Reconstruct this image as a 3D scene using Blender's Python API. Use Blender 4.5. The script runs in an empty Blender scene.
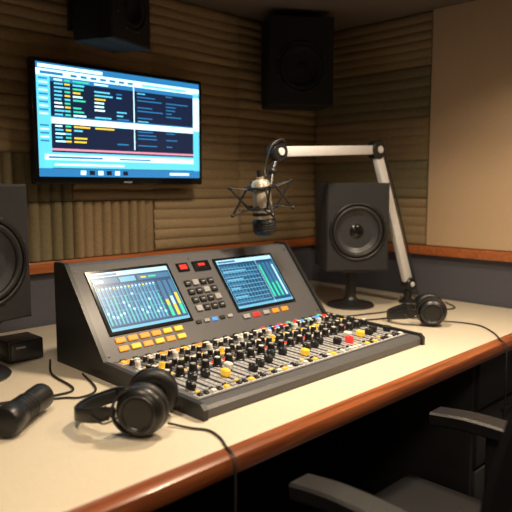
import bpy, bmesh, math, random
from mathutils import Matrix, Vector
random.seed(4)
T=Matrix.Translation
def RX(a): return Matrix.Rotation(math.radians(a),4,'X')
def RY(a): return Matrix.Rotation(math.radians(a),4,'Y')
def RZ(a): return Matrix.Rotation(math.radians(a),4,'Z')
I4=Matrix.Identity(4)

# ---------------- materials ----------------
MATS={}
def mat(name,col,rough=0.5,metal=0.0,emit=None,es=0.0,noise=0.0,nscale=30,bump=0.0,bscale=200,coat=0.0):
    if name in MATS: return MATS[name]
    m=bpy.data.materials.new(name); m.use_nodes=True
    nt=m.node_tree; b=nt.nodes['Principled BSDF']
    b.inputs['Base Color'].default_value=(*col,1)
    b.inputs['Roughness'].default_value=rough
    b.inputs['Metallic'].default_value=metal
    b.inputs['Coat Weight'].default_value=coat
    if emit:
        b.inputs['Emission Color'].default_value=(*emit,1); b.inputs['Emission Strength'].default_value=es
    tc=nt.nodes.new('ShaderNodeTexCoord')
    if noise>0:
        n=nt.nodes.new('ShaderNodeTexNoise'); n.inputs['Scale'].default_value=nscale; n.inputs['Detail'].default_value=5
        r=nt.nodes.new('ShaderNodeValToRGB')
        r.color_ramp.elements[0].position=0.3; r.color_ramp.elements[1].position=0.7
        r.color_ramp.elements[0].color=(*[c*(1-noise) for c in col],1)
        r.color_ramp.elements[1].color=(*[min(1,c*(1+noise)) for c in col],1)
        nt.links.new(tc.outputs['Object'],n.inputs['Vector']); nt.links.new(n.outputs['Fac'],r.inputs['Fac']); nt.links.new(r.outputs['Color'],b.inputs['Base Color'])
    if bump>0:
        n2=nt.nodes.new('ShaderNodeTexNoise'); n2.inputs['Scale'].default_value=bscale; n2.inputs['Detail'].default_value=3
        bp=nt.nodes.new('ShaderNodeBump'); bp.inputs['Strength'].default_value=bump; bp.inputs['Distance'].default_value=0.003
        nt.links.new(tc.outputs['Object'],n2.inputs['Vector']); nt.links.new(n2.outputs['Fac'],bp.inputs['Height']); nt.links.new(bp.outputs['Normal'],b.inputs['Normal'])
    MATS[name]=m; return m
def wood(name,c1,c2,rough=0.3,sc=(1.5,30,30)):
    m=bpy.data.materials.new(name); m.use_nodes=True; nt=m.node_tree; b=nt.nodes['Principled BSDF']
    tc=nt.nodes.new('ShaderNodeTexCoord'); mp=nt.nodes.new('ShaderNodeMapping'); mp.inputs['Scale'].default_value=sc
    n=nt.nodes.new('ShaderNodeTexNoise'); n.inputs['Scale'].default_value=2; n.inputs['Detail'].default_value=8; n.inputs['Distortion'].default_value=0.6
    r=nt.nodes.new('ShaderNodeValToRGB'); r.color_ramp.elements[0].position=0.35; r.color_ramp.elements[1].position=0.65
    r.color_ramp.elements[0].color=(*c1,1); r.color_ramp.elements[1].color=(*c2,1)
    nt.links.new(tc.outputs['Object'],mp.inputs['Vector']); nt.links.new(mp.outputs['Vector'],n.inputs['Vector'])
    nt.links.new(n.outputs['Fac'],r.inputs['Fac']); nt.links.new(r.outputs['Color'],b.inputs['Base Color'])
    b.inputs['Roughness'].default_value=rough; b.inputs['Coat Weight'].default_value=0.3
    MATS[name]=m; return m
def glow(name,col,s):
    return mat(name,tuple(c*0.1 for c in col),0.3,emit=col,es=s)

M_frame=mat('console_frame',(0.095,0.096,0.105),0.40,noise=0.12,nscale=300)
M_side=mat('console_side',(0.020,0.020,0.022),0.4,noise=0.1,nscale=200)
M_deck=mat('console_deck',(0.13,0.13,0.135),0.45,noise=0.1,nscale=200)
M_strip=mat('console_strip',(0.50,0.51,0.53),0.4,noise=0.05,nscale=100)
M_fade=mat('console_fader_field',(0.34,0.345,0.36),0.4,noise=0.05,nscale=100)
M_blk=mat('black_plastic',(0.012,0.012,0.013),0.36,noise=0.1,nscale=100)
M_matte=mat('black_matte',(0.018,0.019,0.022),0.6,noise=0.15,nscale=80,bump=0.1)
M_grille=mat('speaker_grille_cloth',(0.007,0.007,0.008),0.85,noise=0.2,nscale=300,bump=0.3,bscale=600)
M_gloss=mat('black_gloss',(0.008,0.008,0.009),0.15,noise=0.05)
M_rub=mat('black_rubber',(0.016,0.016,0.018),0.5,noise=0.1)
M_cone=mat('speaker_cone',(0.040,0.042,0.048),0.38,noise=0.15,nscale=60)
M_leather=mat('black_leather',(0.010,0.010,0.012),0.45,noise=0.1,bump=0.3,bscale=250)
M_white=mat('white_plastic',(0.8,0.79,0.75),0.35,noise=0.02)
M_grey=mat('grey_cap',(0.35,0.35,0.36),0.4,noise=0.05)
M_alu=mat('brushed_aluminium',(0.80,0.82,0.86),0.36,metal=0.15,noise=0.03,nscale=100)
M_nickel=mat('mic_nickel',(0.80,0.72,0.60),0.30,metal=0.7,noise=0.05)
M_steel=mat('dark_steel',(0.08,0.08,0.085),0.35,metal=0.8,noise=0.05)
M_yel=mat('yellow_button',(0.85,0.5,0.03),0.4,emit=(1,0.55,0.05),es=0.45,noise=0.02)
M_ora=glow('orange_lamp',(1.0,0.33,0.03),1.3)
M_red=glow('red_lamp',(1.0,0.04,0.03),1.2)
M_grn=glow('green_lamp',(0.05,0.8,0.45),1.0)
M_blu=glow('blue_lamp',(0.1,0.4,1.0),1.2)
M_cream=mat('desk_laminate',(0.70,0.63,0.50),0.36,noise=0.035,nscale=150,coat=0.1)
M_wood=wood('mahogany_edge',(0.17,0.045,0.015),(0.36,0.105,0.032),0.28)
M_woodt=wood('rail_wood',(0.32,0.095,0.03),(0.50,0.155,0.045),0.35)
M_wallb=mat('wall_blue_grey',(0.085,0.085,0.11),0.85,noise=0.12,nscale=120,bump=0.2)
M_beige=mat('wall_beige_fabric',(0.66,0.48,0.31),0.9,noise=0.05,nscale=260,bump=0.3,bscale=500)
M_foam=mat('acoustic_foam',(0.30,0.215,0.118),0.92,noise=0.12,nscale=90,bump=0.4,bscale=260)
M_foamL=mat('acoustic_foam_light',(0.36,0.265,0.155),0.92,noise=0.12,nscale=90,bump=0.4,bscale=260)
M_foam2=mat('acoustic_foam_olive',(0.20,0.165,0.09),0.92,noise=0.12,nscale=90,bump=0.4,bscale=260)
M_wallbk=mat('wall_backing',(0.13,0.10,0.06),0.9,noise=0.1)
M_ceil=mat('ceiling_paint',(0.17,0.135,0.11),0.9,noise=0.04,nscale=80)
M_carpet=mat('dark_carpet',(0.03,0.03,0.036),0.95,noise=0.3,nscale=300,bump=0.6,bscale=400)
M_cab=mat('cabinet_dark',(0.04,0.039,0.041),0.5,noise=0.1,nscale=50)

# ---------------- mesh builder ----------------
class B:
    def __init__(s): s.v=[]; s.f=[]; s.m=[]; s.mats=[]; s.M=I4.copy()
    def mi(s,m):
        if m not in s.mats: s.mats.append(m)
        return s.mats.index(m)
    def add(s,vs,fs,m,M=None):
        X=s.M@(M if M is not None else I4); o=len(s.v); k=s.mi(m)
        s.v+= [X@Vector(p) for p in vs]
        for f in fs: s.f.append([i+o for i in f]); s.m.append(k)
    def box(s,c,d,m,bev=0.0,M=None,seg=2):
        bm=bmesh.new(); bmesh.ops.create_cube(bm,size=1.0,matrix=T(c)@Matrix.Diagonal((d[0],d[1],d[2],1)))
        if bev>0: bmesh.ops.bevel(bm,geom=bm.edges[:],offset=bev,segments=seg,profile=0.5,affect='EDGES')
        bm.verts.ensure_lookup_table(); bm.verts.index_update()
        vs=[v.co.copy() for v in bm.verts]; fs=[[v.index for v in f.verts] for f in bm.faces]; bm.free()
        s.add(vs,fs,m,M)
    def lathe(s,prof,m,M=None,seg=32,sx=1,sy=1):
        vs=[];fs=[];n=len(prof)
        for (r,z) in prof:
            for i in range(seg):
                a=2*math.pi*i/seg; vs.append((r*math.cos(a)*sx,r*math.sin(a)*sy,z))
        for j in range(n-1):
            for i in range(seg):
                k=(i+1)%seg; fs.append([j*seg+i,j*seg+k,(j+1)*seg+k,(j+1)*seg+i])
        if prof[0][0]>1e-5: fs.append(list(range(seg))[::-1])
        if prof[-1][0]>1e-5: fs.append([(n-1)*seg+i for i in range(seg)])
        s.add(vs,fs,m,M)
    def cyl(s,p,q,r,m,r2=None,seg=20,bev=None):
        p=Vector(p);q=Vector(q);d=q-p;L=d.length
        R=d.to_track_quat('Z','Y').to_matrix().to_4x4()
        r2=r if r2 is None else r2
        b=min(r,r2,L)*0.15 if bev is None else bev
        s.lathe([(r-b,0),(r,b),(r2,L-b),(r2-b,L)],m,T(p)@R,seg)
    def torus(s,R,r,m,M=None,seg=40,ms=12):
        vs=[];fs=[]
        for i in range(seg):
            a=2*math.pi*i/seg
            for j in range(ms):
                b=2*math.pi*j/ms; vs.append(((R+r*math.cos(b))*math.cos(a),(R+r*math.cos(b))*math.sin(a),r*math.sin(b)))
        for i in range(seg):
            for j in range(ms):
                i2=(i+1)%seg;j2=(j+1)%ms; fs.append([i*ms+j,i2*ms+j,i2*ms+j2,i*ms+j2])
        s.add(vs,fs,m,M)
    def sphere(s,c,r,m,sc=(1,1,1),seg=24,rg=14):
        pr=[(max(r*math.sin(math.pi*i/rg),1e-6),-r*math.cos(math.pi*i/rg)) for i in range(rg+1)]
        s.lathe(pr,m,T(c)@Matrix.Diagonal((sc[0],sc[1],sc[2],1)),seg)
    def smooth(s,pts,n=8):
        P=[Vector(p) for p in pts]; P=[2*P[0]-P[1]]+P+[2*P[-1]-P[-2]]; out=[]
        for i in range(1,len(P)-2):
            for k in range(n):
                t=k/n; a,b,c,d=P[i-1],P[i],P[i+1],P[i+2]
                out.append(0.5*((2*b)+(c-a)*t+(2*a-5*b+4*c-d)*t*t+(3*b-a-3*c+d)*t**3))
        out.append(P[-2]); return out
    def tube(s,pts,r,m,seg=8,sm=True,M=None):
        P=s.smooth(pts) if sm else [Vector(p) for p in pts]
        vs=[];fs=[]; up=None
        for i,p in enumerate(P):
            t=(P[min(i+1,len(P)-1)]-P[max(i-1,0)]).normalized()
            if up is None: up=Vector((0,0,1)) if abs(t.z)<0.9 else Vector((1,0,0))
            x=t.cross(up).normalized(); up=x.cross(t).normalized()
            for j in range(seg):
                a=2*math.pi*j/seg; vs.append(p+x*math.cos(a)*r+up*math.sin(a)*r)
        for i in range(len(P)-1):
            for j in range(seg):
                k=(j+1)%seg; fs.append([i*seg+j,i*seg+k,(i+1)*seg+k,(i+1)*seg+j])
        fs.append(list(range(seg))[::-1]); fs.append([(len(P)-1)*seg+j for j in range(seg)])
        s.add(vs,fs,m,M)
    def ribbon(s,pts,th,wd,m,up=(0,0,1),M=None,sm=True,n=10):
        P=s.smooth(pts,n) if sm else [Vector(p) for p in pts]; up=Vector(up); vs=[];fs=[]
        e=0.3
        cs=[(-1,-1+e),(-1+e*0.6,-1),(1-e*0.6,-1),(1,-1+e),(1,1-e),(1-e*0.6,1),(-1+e*0.6,1),(-1,1-e)]
        for i,p in enumerate(P):
            t=(P[min(i+1,len(P)-1)]-P[max(i-1,0)]).normalized(); x=t.cross(up).normalized(); u=x.cross(t).normalized()
            for (a,b) in cs: vs.append(p+x*a*th/2+u*b*wd/2)
        for i in range(len(P)-1):
            for j in range(8):
                k=(j+1)%8; fs.append([i*8+j,i*8+k,(i+1)*8+k,(i+1)*8+j])
        fs.append(list(range(8))[::-1]); fs.append([(len(P)-1)*8+j for j in range(8)])
        s.add(vs,fs,m,M)
    def prism(s,poly,x0,x1,m,M=None):   # poly in (y,z), extruded along x
        n=len(poly); vs=[(x0,y,z) for y,z in poly]+[(x1,y,z) for y,z in poly]
        fs=[list(range(n)),[n+i for i in range(n)][::-1]]+[[i,i+n,(i+1)%n+n,(i+1)%n] for i in range(n)]
        s.add(vs,fs,m,M)
    def quad(s,x,y,w,h,z,m,M=None):
        s.add([(x,y,z),(x+w,y,z),(x+w,y+h,z),(x,y+h,z)],[[0,1,2,3]],m,M)
    def obj(s,name,origin=(0,0,0),ang=35,bevel=0.0):
        me=bpy.data.meshes.new(name); o=Vector(origin)
        me.from_pydata([v-o for v in s.v],[],s.f)
        for m in s.mats: me.materials.append(m)
        me.polygons.foreach_set('material_index',s.m); me.polygons.foreach_set('use_smooth',[True]*len(s.f))
        bm=bmesh.new(); bm.from_mesh(me); bmesh.ops.recalc_face_normals(bm,faces=bm.faces) if not getattr(s,'norecalc',False) else None
        bm.to_mesh(me); bm.free()
        me.set_sharp_from_angle(angle=math.radians(ang)); me.update()
        ob=bpy.data.objects.new(name,me); ob.location=o; bpy.context.collection.objects.link(ob)
        return ob

XW,YW,ZC=2.75,2.29,2.12
X0,Y0=-1.3,-1.4
# ---------------- room ----------------
def slab(name,c,d,m):
    b=B(); b.box(c,d,m); return b.obj(name,c)
slab('floor',((X0+XW)/2,(Y0+YW)/2,-0.05),(XW-X0+0.2,YW-Y0+0.2,0.1),M_carpet)
slab('ceiling',((X0+XW)/2,(Y0+YW)/2,ZC+0.05),(XW-X0+0.2,YW-Y0+0.2,0.1),M_ceil)
def wall2(name,c,d):
    b=B(); zt=0.98
    b.box((c[0],c[1],zt/2),(d[0],d[1],zt),M_wallb); b.box((c[0],c[1],(zt+ZC)/2),(d[0],d[1],ZC-zt),M_wallbk if 'left' not in name and 'front' not in name else M_beige)
    b.obj(name,(c[0],c[1],0))
wall2('wall_back',((X0+XW)/2,YW+0.05),(XW-X0+0.2,0.1))
wall2('wall_right',(XW+0.05,(Y0+YW)/2),(0.1,YW-Y0))
wall2('wall_left',(X0-0.05,(Y0+YW)/2),(0.1,YW-Y0))
wall2('wall_front',((X0+XW)/2,Y0-0.05),(XW-X0+0.2,0.1))
b=B(); b.box(((X0+XW)/2,YW-0.015,0.982),(XW-X0,0.03,0.045),M_woodt,0.006); b.obj('trim_1',((X0+XW)/2,YW,0.98))
b=B(); b.box((XW-0.015,(Y0+YW-0.03)/2,0.982),(0.03,YW-Y0-0.03,0.045),M_woodt,0.006); 
o=b.obj('trim_2',(XW,(Y0+YW)/2,0.98))
b=B(); b.box(((X0+XW)/2,YW-0.008,0.05),(XW-X0,0.016,0.1),M_cab,0.004); b.obj('baseboard_back',((X0+XW)/2,YW,0.05))
b=B(); b.box((XW-0.008,(Y0+YW-0.02)/2,0.05),(0.016,YW-Y0-0.02,0.1),M_cab,0.004); b.obj('baseboard_right',(XW,0.3,0.05))
b=B(); b.box((XW-0.0125,(Y0+1.55)/2,(1.007+ZC)/2),(0.025,1.55-Y0,ZC-1.007),M_beige,0.006); b.obj('fabric_wall_panel',(XW,0,1.5))

def ribpanel(b,x0,x1,z0,z1,vert,mt,M,ribs,amp=0.02,base=0.014):
    g=0.0015; x0+=g;x1-=g;z0+=g;z1-=g
    L=(x1-x0) if vert else (z1-z0); n=ribs*8; pr=[]
    rnd=[random.uniform(0.55,1.25) for _ in range(ribs)]
    for i in range(n+1):
        t=i/n; k=min(int(t*ribs),ribs-1)
        h=base+amp*rnd[k]*abs(math.sin(math.pi*t*ribs))**0.6
        pr.append((t*L,h))
    vs=[];fs=[];K=9
    W=(z1-z0) if vert else (x1-x0)
    for j in range(K+1):
        s_=j/K
        for (t,h) in pr:
            w=0.002*math.sin(s_*5+t*9)
            if vert: vs.append((x0+t,-h-w*0.3,z0+s_*W))
            else: vs.append((x0+s_*W,-h-w*0.3,z0+t+(w if 0<t<L else 0)))
    m=n+1
    for j in range(K):
        for i in range(n): fs.append([j*m+i,j*m+i+1,(j+1)*m+i+1,(j+1)*m+i])
    b.add(vs,fs,mt,M)
    b.box(((x0+x1)/2,-base/2,(z0+z1)/2),(x1-x0,base,z1-z0),mt,0,M)
b=B(); Mb=T((0,YW,0))
cols=[-1.29,-0.83,-0.38,0.07,0.50,0.86,1.24,1.63,2.15,2.745]
rows=[1.007,1.235,1.42,1.63,1.87,2.115]
for ci in range(len(cols)-1):
    for ri in range(len(rows)-1):
        vert=((ci<=6) and ri==0) or (ci<=5 and ri in(1,)) or (ci<=4 and ri in (3,))
        nr=max(4,int(((cols[ci+1]-cols[ci]) if vert else (rows[ri+1]-rows[ri]))/(0.045 if vert else 0.044)+.5))
        ribpanel(b,cols[ci],cols[ci+1],rows[ri],rows[ri+1],vert,M_foam2 if (vert and ci<6) else (M_foamL if (ci+ri)%2 else M_foam),Mb,nr,0.018 if vert else 0.010)
b.obj('acoustic_foam_panels',(1,YW,1.5),ang=60)
b=B(); Mr=T((XW,0,0))@RZ(-90)
for ri in range(len(rows)-1):
    nr=max(4,int((rows[ri+1]-rows[ri])/0.044+.5))
    ribpanel(b,-2.26,-1.555,rows[ri],rows[ri+1],False,M_foam2 if ri%2 else M_foam,Mr,nr,0.006)
b.obj('acoustic_foam_panels',(XW,1.9,1.5),ang=60)

# ---------------- desk ----------------
b=B()
b.box((1.37,1.605,0.73),(2.74,1.35,0.04),M_cream,0.002)
b.prism([(0.933,0.70),(0.905,0.70),(0.893,0.708),(0.888,0.722),(0.888,0.736),(0.893,0.745),(0.905,0.7498),(0.933,0.7498)],0.0,2.74,M_wood)
b.box((2.42,1.42,0.355),(0.6,0.85,0.70),M_cab,0.004)
for k in range(3): b.box((2.42,0.99,0.13+k*0.225),(0.56,0.02,0.21),M_cab,0.004); b.box((2.42,0.975,0.2+k*0.225),(0.16,0.012,0.012),M_steel,0.003)
b.box((0.06,1.42,0.35),(0.06,0.9,0.70),M_cab,0.004)
b.box((1.1,1.95,0.42),(2.05,0.02,0.56),M_cab,0.002)
b.obj('desk',(1.37,1.6,0))

ZD=0.7503
# ---------------- console ----------------
b=B(); b.M=T((0,0,0.0004)); CX0,CX1=0.90,1.90
prof=[(1.08,0.752),(1.08,0.772),(1.088,0.780),(1.515,0.794),(1.72,1.052),(1.728,1.056),(1.77,1.056),(1.775,1.05),(1.775,0.752)]
b.prism(prof,CX0+0.012,CX1-0.012,M_frame)
pc=[(1.072,0.75),(1.072,0.776),(1.085,0.788),(1.508,0.802),(1.713,1.060),(1.722,1.065),(1.775,1.065),(1.782,1.058),(1.782,0.75)]
for x in (CX0,CX1-0.014): b.prism(pc,x,x+0.014,M_side)
ft=T((0,1.088,0.780))@RX(math.degrees(math.atan(0.014/0.427)))
b.box((1.40,1.31,0),(0.95,0.375,0.003),M_deck,0.0,ft@T((0,-1.088,0.0012)))
D=ft@T((0,-1.088,0))
def dbox(x,y,w,h,t,m,bev=0.0,z=0.002): b.box((x,y,z+t/2),(w,h,t),m,bev,D,1)
for y,h in ((1.142,0.026),(1.318,0.013),(1.398,0.016),(1.478,0.024)): dbox(1.40,y,0.93,h,0.0016,M_strip)
for k in range(3): dbox(1.095+k*0.31,1.225,0.300,0.120,0.0012,M_fade)
NC=21; p=0.93/NC
def knob(x,y,r,h,m,cap=None):
    b.lathe([(r*1.15,0),(r*1.15,h*0.15),(r,h*0.2),(r*0.85,h*0.92),(r*0.7,h)],m,D@T((x,y,0.003)),12)
    if cap: b.lathe([(r*0.62,h),(r*0.6,h+0.001)],cap,D@T((x,y,0.003)),10)
for c in range(NC):
    x=0.935+p*(c+0.5)
    dbox(x+p/2,1.31,0.0012,0.36,0.0022,M_side)
    dbox(x,1.225,0.008,0.100,0.002,M_side)
    for k in range(6):
        dbox(x-0.013,1.18+k*0.0175,0.007,0.002,0.0018,M_white)
        dbox(x+0.013,1.18+k*0.0175,0.005,0.0015,0.0018,M_white)
    fy=1.195+0.055*random.random() if c%5 else 1.19
    b.box((0,0,0.013),(0.018,0.028,0.020),M_yel if c%7==3 else (M_white if c%6==4 else (M_red if c==15 else M_blk)),0.004,D@T((x,fy,0.002)),1)
    dbox(x,fy,0.015,0.003,0.001,M_white,0,0.0235)
    dbox(x-0.010,1.142,0.013,0.014,0.007,random.choice([M_white,M_blk,M_yel]),0.001)
    dbox(x+0.010,1.142,0.013,0.014,0.007,random.choice([M_blk,M_white,M_grey]),0.001)
    dbox(x,1.164,0.012,0.006,0.005,M_yel if c%3==0 else M_blk,0.001)
    knob(x,1.290,0.0125,0.026,M_blk,M_grey if c%4 else M_white)
    knob(x,1.342,0.0105,0.024,M_blk,M_grey if c%3 else M_white)
    dbox(x-0.010,1.318,0.012,0.009,0.006,random.choice([M_yel,M_white,M_yel,M_blk]),0.001)
    dbox(x+0.010,1.318,0.012,0.009,0.006,random.choice([M_white,M_blk,M_red]),0.001)
    knob(x,1.372,0.0095,0.020,M_blk if c%5!=1 else M_yel,M_grey)
    dbox(x-0.010,1.398,0.013,0.011,0.006,random.choice([M_white,M_white,M_yel]),0.001)
    dbox(x+0.010,1.398,0.013,0.011,0.006,random.choice([M_white,M_blk,M_yel]),0.001)
    knob(x,1.424,0.0085,0.018,M_blk if c%3 else M_white,M_white)
    knob(x,1.452,0.0075,0.016,M_blk,M_white)
    dbox(x-0.010,1.478,0.014,0.014,0.008,random.choice([M_white,M_white,M_ora,M_yel]) if c<13 else random.choice([M_red,M_grn,M_blu,M_ora,M_white]),0.001)
    dbox(x+0.010,1.478,0.014,0.014,0.008,random.choice([M_white,M_blk,M_ora]) if c<13 else random.choice([M_red,M_blu,M_white]),0.001)
    dbox(x,1.500,0.016,0.009,0.006,M_blk if c<13 else random.choice([M_red,M_grn,M_blk]),0.001)
P=T((0,1.515,0.794))@RX(math.degrees(math.atan2(0.258,0.205)))
def pbox(x,y,w,h,t,m,bev=0.0,z=0.0): b.box((x,y,z+t/2),(w,h,t),m,bev,P,1)
S_bg=glow('lcd_navy',(0.018,0.085,0.19),1.0)
S_bg2=glow('lcd_blue',(0.06,0.22,0.40),1.0)
S_lt=glow('lcd_pale',(0.50,0.82,1.0),1.2)
S_mid=glow('lcd_mid',(0.16,0.50,0.70),1.15)
S_yel=glow('lcd_yellow',(0.95,0.65,0.05),1.2)
S_grn=glow('lcd_green',(0.05,0.75,0.42),1.15)
def lcd(x0,x1,y0,y1,kind):
    pbox((x0+x1)/2,(y0+y1)/2,x1-x0+0.022,y1-y0+0.022,0.004,M_gloss,0.0015)
    Z=0.0045; w=x1-x0; h=y1-y0
    def q(u,v,uw,vh,m,l=1): b.quad(x0+u*w,y0+v*h,uw*w,vh*h,Z+l*0.0002,m,P)
    q(0,0,1,1,S_bg,0)
    q(0,0.92,1,0.08,S_lt); q(0.02,0.935,0.3,0.04,S_bg2,2)
    q(0,0,1,0.05,S_mid)
    q(0,0,0.008,1,S_mid,3); q(0.992,0,0.008,1,S_mid,3)
    if kind==0:
        q(0.01,0.80,0.30,0.09,S_bg2); q(0.33,0.80,0.2,0.09,S_mid); q(0.56,0.8,0.42,0.09,S_bg2)
        q(0.03,0.82,0.10,0.05,S_lt,2); q(0.6,0.83,0.07,0.03,S_yel,2); q(0.7,0.83,0.1,0.03,S_grn,2)
        for i in range(16):
            q(0.02+i*0.046,0.08,0.036,0.68,S_bg2)
            q(0.026+i*0.046,0.10,0.007,0.62,S_mid,2)
            q(0.034+i*0.046,0.10,0.010,0.2+0.3*random.random(),S_grn if i%3==0 else S_mid,2)
            q(0.021+i*0.046,0.16+0.4*random.random(),0.03,0.04,S_lt,3)
            q(0.024+i*0.046,0.70,0.026,0.03,S_lt if i%4 else S_yel,2)
        for i in range(3):
            q(0.78+i*0.075,0.08,0.05,0.66,S_bg2); q(0.785+i*0.075,0.09,0.04,0.2,S_grn if i!=1 else S_yel,2); q(0.785+i*0.075,0.29,0.04,0.1+0.05*i,S_yel if i!=1 else S_lt,2)
        for i in range(5): q(0.0,0.2+i*0.12,0.76,0.006,S_mid,3)
    else:
        for i in range(9):
            q(0.02,0.10+i*0.088,0.62,0.012,S_mid)
            q(0.03,0.12+i*0.088,0.15+0.4*random.random(),0.03,S_mid if i%2 else S_bg2,2)
        for i in range(11): q(0.04+i*0.056,0.08,0.006,0.8,S_mid)
        for i in range(4):
            q(0.68+i*0.078,0.1,0.055,0.76,S_bg2); q(0.69+i*0.078,0.12,0.035,0.2+0.5*random.random(),S_grn if i<3 else S_lt,2)
        q(0.66,0.0,0.008,1,S_lt,3)
lcd(0.968,1.262,0.090,0.294,0)
lcd(1.482,1.768,0.086,0.290,1)
pbox(1.330,0.282,0.050,0.034,0.004,M_gloss,0.001); pbox(1.330,0.282,0.030,0.018,0.0052,M_red)
pbox(1.412,0.280,0.075,0.040,0.005,M_gloss,0.001); pbox(1.412,0.284,0.03,0.010,0.0056,M_red)
for i in range(4):
    for j in range(4):
        pbox(1.317+i*0.034,0.118+j*0.033,0.026,0.022,0.007,M_blk if (i+j)%4 else M_grey,0.002)
        pbox(1.317+i*0.034,0.118+j*0.033,0.012,0.004,0.0075,M_grey)
for i in range(6):
    pbox(0.985+i*0.043,0.062,0.032,0.016,0.006,M_ora if i in(0,1,2,3) else M_yel,0.0015)
    pbox(0.985+i*0.043,0.034,0.032,0.016,0.006,M_yel if i%2 else M_ora,0.0015)
for i in range(5):
    pbox(1.50+i*0.05,0.055,0.032,0.016,0.006,M_red if i in(1,) else (M_grey if i<3 else M_ora),0.0015)
for i in range(5): pbox(1.29+i*0.035,0.07,0.022,0.012,0.005,[M_blk,M_grey,M_blu,M_blk,M_grey][i],0.001)
for (x,y) in ((0.93,0.31),(1.87,0.31),(0.93,0.02),(1.87,0.02),(1.37,0.315)):
    b.lathe([(0.004,0),(0.004,0.0015),(0.002,0.002)],M_steel,P@T((x,y,0)),10)
b.obj('mixing_console',(1.4,1.4,0.75))

# ---------------- television ----------------
b=B(); b.M=T((1.43,2.165,1.53))@RX(90)
W,H=0.79,0.455
b.box((0,0,-0.02),(W,H,0.035),M_gloss,0.006)
b.box((0,0,-0.05),(W*0.55,H*0.6,0.05),M_blk,0.01)
b.box((0,0,-0.085),(0.16,0.2,0.04),M_steel,0.003)
w,h=W-0.035,H-0.045
TN=glow('tv_navy',(0.008,0.02,0.06),1.0); TW=glow('tv_white',(0.60,0.92,1.0),1.8); TC=glow('tv_cyan',(0.12,0.62,0.85),1.4)
TB=glow('tv_blue',(0.03,0.24,0.55),1.1); TY=glow('tv_yellow',(1.0,0.65,0.05),1.3); TG=glow('tv_green',(0.05,0.75,0.5),1.2); TR=glow('tv_pink',(0.9,0.35,0.5),1.1); TK=glow('tv_dark',(0.01,0.02,0.04),0.6)
def q(u,v,uw,vh,m,l=1): b.quad(-w/2+u*w,-h/2+0.006+v*h,uw*w,vh*h,-0.0022+l*0.0003,m)
q(0,0,1,1,TN,0)
q(0,0.945,1,0.055,TB); q(0.01,0.955,0.35,0.03,TW,2); q(0,0.885,1,0.06,TW); q(0.02,0.90,0.12,0.025,TB,2); q(0.6,0.90,0.3,0.02,TC,2)
for i in range(7): q(0.18+i*0.055,0.90,0.035,0.022,TB,2)
q(0,0,0.07,0.9,TC); q(0.955,0,0.045,0.9,TC); q(0.955,0.5,0.045,0.35,TW,2)
q(0.07,0.845,0.885,0.04,TB)
q(0.545,0.27,0.006,0.615,TW,2)
q(0.07,0.475,0.885,0.055,TW,2); q(0.07,0.53,0.885,0.012,TB,2)
random.seed(11)
for r in range(17):
    y=0.855-r*0.034
    if 0.45<y<0.545 or y<0.27: continue
    q(0.012,y,0.045,0.014,TW if r%2 else TB,2)
    q(0.09,y,0.035+0.02*random.random(),0.015,random.choice([TC,TW]),2)
    q(0.145,y,0.03,0.016,[TG,TY,TC][r%3],2)
    if random.random()<.8: q(0.19,y,0.04+0.06*random.random(),0.016,random.choice([TY,TG,TW,TC]),2)
    if random.random()<.6: q(0.31,y,0.04+0.08*random.random(),0.015,random.choice([TY,TC,TW]),2)
    if random.random()<.5: q(0.44,y,0.03+0.05*random.random(),0.013,random.choice([TC,TB]),2)
    if random.random()<.7: q(0.57,y,0.05+0.12*random.random(),0.010,random.choice([TB,TB,TC]),2)
    if random.random()<.5: q(0.76,y,0.04+0.12*random.random(),0.010,TB,2)
q(0.07,0.235,0.885,0.02,TR,2); q(0.03,0.08,0.925,0.14,TC,1); q(0.03,0.15,0.925,0.05,TW,2); q(0.05,0.165,0.3,0.018,TB,3); q(0.45,0.165,0.2,0.015,TB,3); q(0.08,0.10,0.4,0.02,TW,3)
q(0,0.0,1,0.075,TB,2)
for i in range(6): q(0.22+i*0.05,0.018,0.03,0.04,TK if i%2 else TW,3)
q(0.78,0.025,0.14,0.025,TW,3)
b.quad(-0.02,-H/2+0.006,0.04,0.006,-0.0018,M_grey)
b.norecalc=True
b.obj('wall_mounted_television',(1.43,2.165,1.53))

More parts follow.
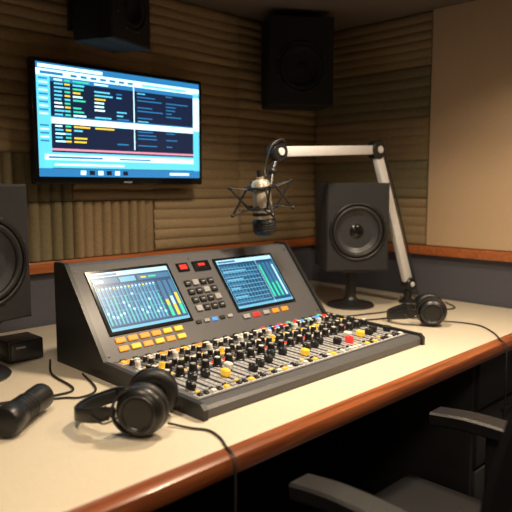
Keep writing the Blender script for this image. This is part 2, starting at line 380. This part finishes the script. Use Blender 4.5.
# ---------------- speakers ----------------
def speaker(name,loc,rz,tilt=0,w=0.28,h=0.385,d=0.24,cr=0.108,cz=-0.02,stand=False,bracket=None,dark=False):
    b=B(); b.M=T(loc)@RZ(rz)@RX(tilt)
    fd=0.05; MM=M_grille if dark else M_matte; MC_=M_grille if dark else M_cone
    b.box((0,(d)/2+fd/2,0),(w,d-fd,h),MM,0.012)
    n=64; ang=[2*math.pi*i/n for i in range(n)]
    for cx_,cy_ in ((1,1),(-1,1),(-1,-1),(1,-1)):
        a=math.atan2(cy_*h/2-cz,cx_*w/2)%(2*math.pi); k=min(range(n),key=lambda i:abs(ang[i]-a)); ang[k]=a
    out=[];inn=[]
    for a in ang:
        c,s=math.cos(a),math.sin(a)
        t=min((w/2/abs(c)) if abs(c)>1e-6 else 9,((h/2-cz)/s) if s>1e-6 else (((-h/2-cz)/s) if s<-1e-6 else 9))
        out.append((c*t,s*t+cz)); inn.append((c*cr,s*cr+cz))
    e=0.006
    rings=[[(x,fd,z) for x,z in out],[(x,e,z) for x,z in out],[(x*(1-e/(w/2)),0,z*(1-e/(h/2))) for x,z in out],[(x,0,z) for x,z in inn],[(x,fd*0.9,z) for x,z in inn]]
    vs=[p for r in rings for p in r]; fs=[]
    for j in range(4):
        for i in range(n): k=(i+1)%n; fs.append([j*n+i,j*n+k,(j+1)*n+k,(j+1)*n+i])
    b.add(vs,fs,MM)
    R=T((0,0,cz))@RX(90)
    b.torus(cr+0.004,0.007,M_grille if dark else M_blk,R,56,10)
    b.torus(cr-0.014,0.010,M_grille if dark else M_rub,R@T((0,0,-0.004)),56,12)
    b.lathe([(cr*1.0,-0.02),(cr-0.02,-0.006),(cr-0.026,-0.008),(cr*0.5,-0.030),(cr*0.30,-0.038),(0.0001,-0.038)],MC_,R,56)
    b.lathe([(cr*0.34,-0.038),(cr*0.33,-0.030),(cr*0.27,-0.020),(cr*0.15,-0.014),(0.0001,-0.012)],M_grille if dark else M_gloss,R,40)
    for i in range(8):
        a=i*math.pi/4+0.39; b.lathe([(0.004,0),(0.004,0.008),(0.002,0.009)],M_steel,R@T((math.cos(a)*(cr+0.010),math.sin(a)*(cr+0.010),-0.004)),8)
    if stand:
        b.M=T(loc)@RZ(rz); zz=-(loc[2]-ZD)
        b.box((0,0.10,-h/2-0.006),(0.13,0.13,0.012),M_blk,0.004)
        b.cyl((0,0.10,zz+0.012),(0,0.10,-h/2-0.01),0.024,M_blk)
        b.lathe([(0.105,0),(0.108,0.006),(0.10,0.014),(0.04,0.024),(0.026,0.04),(0.024,0.05)],M_blk,T((0,0.10,zz)),40)
    if bracket:
        b.M=I4; dirv=(T(loc)@RZ(rz)@Vector((0,d*0.9,0)))
        b.cyl(dirv,bracket,0.014,M_steel)
        b.box(Vector(bracket),(0.09,0.03,0.12),M_steel,0.004)
    b.obj(name,loc,ang=40)
speaker('studio_monitor_speaker',(2.225,1.595,1.117),-38,cr=0.118,stand=True)
speaker('studio_monitor_speaker',(0.665,1.70,1.11),12,cr=0.118,stand=True)
speaker('wall_speaker',(2.27,1.965,1.88),-35,w=0.31,h=0.41,d=0.22,cr=0.11,cz=-0.03,bracket=(2.40,2.255,1.90),dark=True)
speaker('wall_speaker',(1.34,1.98,1.955),20,w=0.235,h=0.28,d=0.18,cr=0.08,cz=-0.01,bracket=(1.28,2.25,1.95),dark=True)

# ---------------- boom arm + mic ----------------
b=B()
A=Vector((2.54,1.53,0.84)); E=Vector((2.346,1.593,1.455)); G=Vector((1.738,1.625,1.425))
b.lathe([(0.042,0),(0.044,0.006),(0.036,0.014),(0.018,0.02),(0.018,0.07),(0.014,0.075)],M_blk,T((2.54,1.53,ZD+0.0005)),28)
b.cyl((2.54,1.53,0.81),(2.54,1.53,0.85),0.014,M_blk)
def bar(p,q,wd,th,m,off=0.0):
    d=(q-p); L=d.length; z=d.normalized(); ax=Vector((0.12,0.99,0)); x=ax.cross(z).normalized(); y=z.cross(x)
    R=Matrix((x,y,z)).transposed().to_4x4()
    b.box((0,off,L/2),(wd,th,L),m,0.006,T(p)@R)
hx=Vector((0.12,0.99,0)).normalized()
bar(A,E,0.048,0.028,M_alu); bar(E,G,0.040,0.028,M_alu)
for p_,r in ((A,0.031),(E,0.042),(G,0.038)):
    b.cyl(p_-hx*0.024,p_+hx*0.024,r,M_blk,seg=28); b.cyl(p_-hx*0.030,p_-hx*0.024,r*0.38,M_alu,seg=20)
b.tube([G+Vector((0.03,-0.01,0.01)),G+Vector((0,-0.03,0.045)),G+Vector((-0.05,-0.02,0.02)),G+Vector((-0.075,-0.01,-0.06)),Vector((1.650,1.60,1.33))],0.004,M_rub)
b.tube([E+Vector((0.02,-0.02,0.02)),E*0.7+A*0.3+Vector((0.040,-0.02,0)),E*0.3+A*0.7+Vector((0.036,-0.02,0)),A+Vector((0.03,-0.02,0.0)),Vector((2.57,1.50,0.762)),Vector((2.62,1.62,0.7565))],0.0035,M_rub)
MC=Vector((1.636,1.600,1.214))
Mm=T(MC)@RY(-8)@Matrix.Scale(1.17,4)
b.cyl(G+Vector((0,0,-0.01)),G+Vector((-0.035,-0.01,-0.075)),0.012,M_blk); b.cyl(G+Vector((-0.035,-0.01,-0.075)),Mm@Vector((0.045,0,0.065)),0.010,M_blk)
b.sphere(G+Vector((-0.035,-0.01,-0.075)),0.018,M_blk)
b.M=Mm@RZ(-45)
b.torus(0.046,0.0045,M_blk,T((0,0,0.068)),36,8); b.torus(0.046,0.0045,M_blk,T((0,0,0.004)),36,8)
for i in range(4):
    a=math.pi/2*i+0.28; c,s=math.cos(a),math.sin(a)
    tip=Vector((c*0.100,s*0.100,0.076)); tip2=Vector((c*0.100,s*0.100,-0.010))
    t1=Vector((c*0.046,s*0.046,0.068)); t2=Vector((c*0.046,s*0.046,0.004))
    b.cyl(t1,tip2,0.0038,M_blk,seg=8); b.cyl(t2,tip,0.0038,M_blk,seg=8)
    b.sphere(tip,0.006,M_blk,seg=10,rg=6); b.sphere(tip2,0.006,M_blk,seg=10,rg=6)
    for sg in (-1,1):
        aa=a+sg*math.pi/4; m1=Vector((math.cos(aa)*0.031,math.sin(aa)*0.031,0.060)); m2=Vector((math.cos(aa)*0.031,math.sin(aa)*0.031,0.010))
        b.cyl(tip,m1,0.0022,M_rub,seg=6); b.cyl(tip2,m2,0.0022,M_rub,seg=6)
b.M=Mm
b.lathe([(0.012,0.10),(0.012,0.092),(0.024,0.088),(0.030,0.078),(0.031,0.0),(0.031,-0.03)],M_nickel,None,36)
b.lathe([(0.0325,-0.010),(0.034,-0.012),(0.034,-0.018),(0.0325,-0.020)],M_blk,None,36)
b.lathe([(0.0315,0.070),(0.0325,0.068),(0.0325,0.060),(0.0315,0.058)],M_blk,None,36)
b.lathe([(0.030,-0.03),(0.036,-0.036),(0.038,-0.045),(0.038,-0.062),(0.034,-0.077),(0.022,-0.086),(0.0001,-0.088)],M_blk,None,36)
for z in (-0.042,-0.050,-0.058,-0.066): b.torus(0.0375,0.0013,M_matte,T((0,0,z)),36,6)
b.lathe([(0.008,0.10),(0.008,0.12),(0.004,0.122)],M_blk,None,14)
b.obj('boom_arm_microphone',(2.54,1.53,0.75),ang=40)

# ---------------- headphones ----------------
def headphones(loc,rz,cr=0.050,gap=0.060,cable=None,sc=1.0):
    b=B(); b.M=T(loc)@RZ(rz)@Matrix.Scale(sc,4)
    for sgn in (-1,1):
        Mx=T((sgn*gap,0,cr+0.001))@RZ(6*sgn)@(RY(90) if sgn>0 else RY(-90))
        b.lathe([(cr*0.93,0.0),(cr*0.96,0.004),(cr*0.94,0.014),(cr*0.82,0.024),(cr*0.60,0.028),(cr*0.56,0.0255),(cr*0.30,0.0255),(0.0001,0.026)],M_blk,Mx,40)
        b.torus(cr*0.68,0.0022,M_steel,Mx@T((0,0,0.0265)),36,8)
        b.torus(cr*0.72,0.0145,M_leather,Mx@T((0,0,-0.010)),40,14)
        b.lathe([(cr*0.7,-0.004),(cr*0.66,-0.006),(0.0001,-0.006)],M_matte,Mx,30)
        pts=[]
        for k in range(9):
            a=math.radians(20+k*17.5); pts.append(Vector((sgn*(gap+0.012),math.sin(a)*(cr+0.004),cr+0.001+math.cos(a)*(cr-0.003))))
        b.ribbon(pts,0.005,0.012,M_blk,up=(1,0,0.01))
        b.box((sgn*(gap+0.008),cr+0.016,cr-0.002),(0.010,0.034,0.020),M_blk,0.003)
    bp=[(gap+0.008,cr+0.014,cr-0.004),(gap+0.010,cr+0.040,cr-0.010),(gap*0.80,cr+0.072,cr-0.017),(gap*0.42,cr+0.092,cr-0.023),(0,cr+0.098,cr-0.026)]
    full=bp+[(-x,y,z) for x,y,z in bp[-2::-1]]
    b.ribbon(full,0.007,0.028,M_blk)
    inner=[(x*0.90,y-0.008,z) for x,y,z in full[1:-1]]
    b.ribbon(inner,0.010,0.024,M_leather)
    for sgn in (-1,1):
        b.tube([(sgn*(gap+0.018),cr*0.7,cr*0.9),(sgn*(gap+0.022),cr+0.02,cr*0.6),(sgn*(gap+0.012),cr+0.05,cr-0.006)],0.0018,M_rub)
    b.M=I4
    if cable: b.tube(cable,0.0028,M_rub)
    b.obj('headphones',loc,ang=45)
headphones((0.797,1.145,ZD),41,cr=0.052,gap=0.053,sc=1.12,cable=[(0.825,1.11,0.758),(0.85,1.06,0.7538),(0.870,1.02,0.7538),(0.860,0.97,0.7538),(0.84,0.93,0.7538),(0.82,0.882,0.750),(0.81,0.868,0.70),(0.805,0.862,0.60),(0.82,0.862,0.4),(0.88,0.89,0.2),(0.95,0.95,0.01)])
headphones((2.225,1.235,ZD),36,cr=0.048,gap=0.052,sc=1.15,cable=[(2.26,1.20,0.757),(2.30,1.14,0.7538),(2.30,1.06,0.7538),(2.22,0.97,0.7538),(2.13,0.905,0.7542),(2.11,0.878,0.745),(2.10,0.868,0.68),(2.09,0.864,0.5),(2.07,0.87,0.3),(2.03,0.9,0.012)])

# ---------------- small items ----------------
b=B(); b.M=T((0.525,1.300,0.7865))@RZ(38)@RY(90)@Matrix.Scale(1.1,4)
b.lathe([(0.0001,-0.002),(0.022,-0.001),(0.030,0.003),(0.033,0.010),(0.033,0.032),(0.031,0.040),(0.029,0.045),(0.0285,0.06),(0.0275,0.13),(0.029,0.135),(0.029,0.166),(0.026,0.170),(0.0001,0.170)],M_blk,None,36)
for k in range(4): b.torus(0.0286,0.0012,M_rub,T((0,0,0.062+k*0.012)),36,6)
b.box((0.028,0,0.10),(0.006,0.010,0.022),M_rub,0.002)
o=b.obj('handheld_microphone',(0.6,1.38,0.75))
b=B(); ax_,ay_=0.83,1.90
b.box((ax_,ay_,0.787),(0.115,0.11,0.066),M_blk,0.006); b.box((ax_,ay_-0.057,0.787),(0.10,0.004,0.05),M_steel,0.001); b.box((ax_-.02,ay_-.06,0.80),(0.03,0.004,0.006),M_grey)
for dx in(-.04,.04):
    for dy in(-.04,.04): b.cyl((ax_+dx,ay_+dy,ZD),(ax_+dx,ay_+dy,0.756),0.007,M_rub)
b.obj('audio_interface',(ax_,ay_,0.75))
b=B(); b.M=T((2.14,1.90,ZD))
b.lathe([(0.030,0.0),(0.034,0.003),(0.040,0.05),(0.042,0.098),(0.039,0.098),(0.036,0.05),(0.030,0.008),(0.0001,0.008)],M_white,None,36)
b.tube([(0.038,0,0.075),(0.062,0,0.075),(0.068,0,0.05),(0.055,0,0.025),(0.036,0,0.025)],0.005,M_white,M=RZ(-60))
b.obj('coffee_mug',(2.14,1.90,0.75))
b=B()
b.tube([(0.885,1.80,0.7538),(0.82,1.66,0.7538),(0.80,1.50,0.7538),(0.74,1.48,0.7538),(0.62,1.52,0.7538),(0.50,1.56,0.7538),(0.35,1.50,0.7538)],0.0032,M_rub)
b.tube([(0.885,1.60,0.7538),(0.84,1.45,0.7538),(0.78,1.42,0.7538),(0.74,1.45,0.7538),(0.66,1.48,0.7538),(0.5,1.48,0.7538),(0.36,1.43,0.7538)],0.0028,M_rub)
b.obj('audio_cable',(0.8,1.6,0.75))
b=B()
b.tube([(1.93,1.70,0.7538),(2.02,1.66,0.7538),(2.06,1.55,0.7538),(2.18,1.50,0.7538),(2.34,1.45,0.7538),(2.46,1.42,0.7538),(2.60,1.46,0.7538),(2.70,1.60,0.7538)],0.003,M_rub)
b.tube([(1.93,1.60,0.7538),(2.0,1.56,0.7538),(2.05,1.46,0.7538),(2.16,1.40,0.7538),(2.4,1.37,0.7538),(2.55,1.30,0.7538),(2.66,1.40,0.7538)],0.003,M_rub)
b.obj('audio_cable',(2.2,1.5,0.75))

# ---------------- office chair ----------------
b=B(); cx,cy=1.262,0.60
b.box((cx,cy+0.05,0.455),(0.48,0.48,0.085),M_leather,0.038,seg=4)
b.box((cx,cy+0.03,0.405),(0.34,0.34,0.03),M_blk,0.008)
vs=[];fs=[];nx,nz=12,10
for side in (0,1):
    for j in range(nz+1):
        for i in range(nx+1):
            u=i/nx*2-1; v=j/nz; z=0.53+v*0.50
            wd=0.235*(1-0.18*v**3-0.06*(1-v)**2); x=cx+u*wd
            y=cy-0.195-0.10*v+0.07*(u*u)+0.02*math.sin(v*3.1)
            edge=(1-abs(u)**6)*(1-abs(2*v-1)**6)
            y+= (0.030 if side==0 else -0.030)*(0.25+0.75*edge**0.5)
            vs.append((x,y,z))
N=(nx+1)*(nz+1)
for side in (0,1):
    for j in range(nz):
        for i in range(nx):
            a=side*N+j*(nx+1)+i; f=[a,a+1,a+nx+2,a+nx+1]; fs.append(f if side==0 else f[::-1])
rim=[i for i in range(nx+1)]+[j*(nx+1)+nx for j in range(1,nz+1)]+[nz*(nx+1)+i for i in range(nx-1,-1,-1)]+[j*(nx+1) for j in range(nz-1,0,-1)]
for k in range(len(rim)): a=rim[k]; c=rim[(k+1)%len(rim)]; fs.append([a,c,c+N,a+N])
b.add(vs,fs,M_leather)
b.ribbon([(cx,cy-0.05,0.40),(cx,cy-0.22,0.40),(cx,cy-0.27,0.48),(cx,cy-0.275,0.62)],0.02,0.06,M_blk,up=(1,0,0))
for sg in (-1,1):
    x=cx+sg*0.292
    b.ribbon([(x,cy-0.05,0.655),(x,cy+0.04,0.662),(x,cy+0.14,0.662),(x-sg*0.0,cy+0.235,0.652)],0.072,0.038,M_leather,up=(0,0,1))
    b.ribbon([(cx+sg*0.17,cy+0.06,0.405),(cx+sg*0.26,cy+0.06,0.41),(x,cy+0.06,0.47),(x,cy+0.06,0.56),(x,cy+0.06,0.648)],0.018,0.05,M_blk,up=(0,1,0))
b.cyl((cx,cy+0.02,0.14),(cx,cy+0.02,0.40),0.028,M_steel); b.cyl((cx,cy+0.02,0.10),(cx,cy+0.02,0.24),0.04,M_blk)
for k in range(5):
    a=math.radians(90+72*k); c,s=math.cos(a),math.sin(a); ex,ey=cx+c*0.28,cy+0.02+s*0.28
    b.cyl((cx+c*0.03,cy+0.02+s*0.03,0.13),(ex,ey,0.085),0.024,M_blk,r2=0.016)
    b.cyl((ex,ey,0.05),(ex,ey,0.09),0.008,M_steel)
    for o_ in (-0.016,0.016):
        b.cyl((ex-s*o_-s*0.009,ey+c*o_+c*0.009,0.028),(ex-s*o_+s*0.009,ey+c*o_-c*0.009,0.028),0.028,M_blk)
b.obj('office_chair',(cx,cy,0),ang=40)

# ---------------- lights ----------------
M_lamp=mat('downlight_diffuser',(0.9,0.85,0.75),0.5,emit=(1,0.78,0.5),es=4.0)
def downlight(x,y,power,size=0.25,col=(1,0.80,0.57),spread=140):
    b=B(); b.lathe([(0.085,0),(0.085,-0.006),(0.07,-0.010),(0.066,-0.002)],M_white,T((x,y,ZC)),32); b.lathe([(0.066,-0.003),(0.0001,-0.003)],M_lamp,T((x,y,ZC)),32)
    b.obj('ceiling_downlight',(x,y,ZC))
    l=bpy.data.lights.new('downlight_lamp','AREA'); l.shape='DISK'; l.size=size; l.energy=power; l.color=col; l.spread=math.radians(spread)
    o=bpy.data.objects.new('downlight_lamp',l); o.location=(x,y,ZC-0.02); bpy.context.collection.objects.link(o); return o
downlight(1.50,1.20,14,0.18,spread=128)
downlight(0.45,0.95,4.5,0.18,spread=120)
downlight(2.05,0.50,14,0.18,spread=140)
downlight(0.2,-0.2,12,0.4,spread=165)

w=bpy.data.worlds.new('World'); bpy.context.scene.world=w; w.use_nodes=True
w.node_tree.nodes['Background'].inputs[0].default_value=(0.03,0.03,0.035,1)
bpy.context.scene.view_settings.view_transform='Standard'

# ---------------- camera ----------------
cam=bpy.data.cameras.new('Camera'); cam.lens=620/512*36; cam.sensor_width=36
co=bpy.data.objects.new('Camera',cam); co.location=(0,0,1.30); co.rotation_euler=(math.radians(90-6.53),0,math.radians(-45))
cam.clip_start=0.02
cam.dof.use_dof=True; cam.dof.focus_distance=1.9; cam.dof.aperture_fstop=2.8
bpy.context.collection.objects.link(co); bpy.context.scene.camera=co
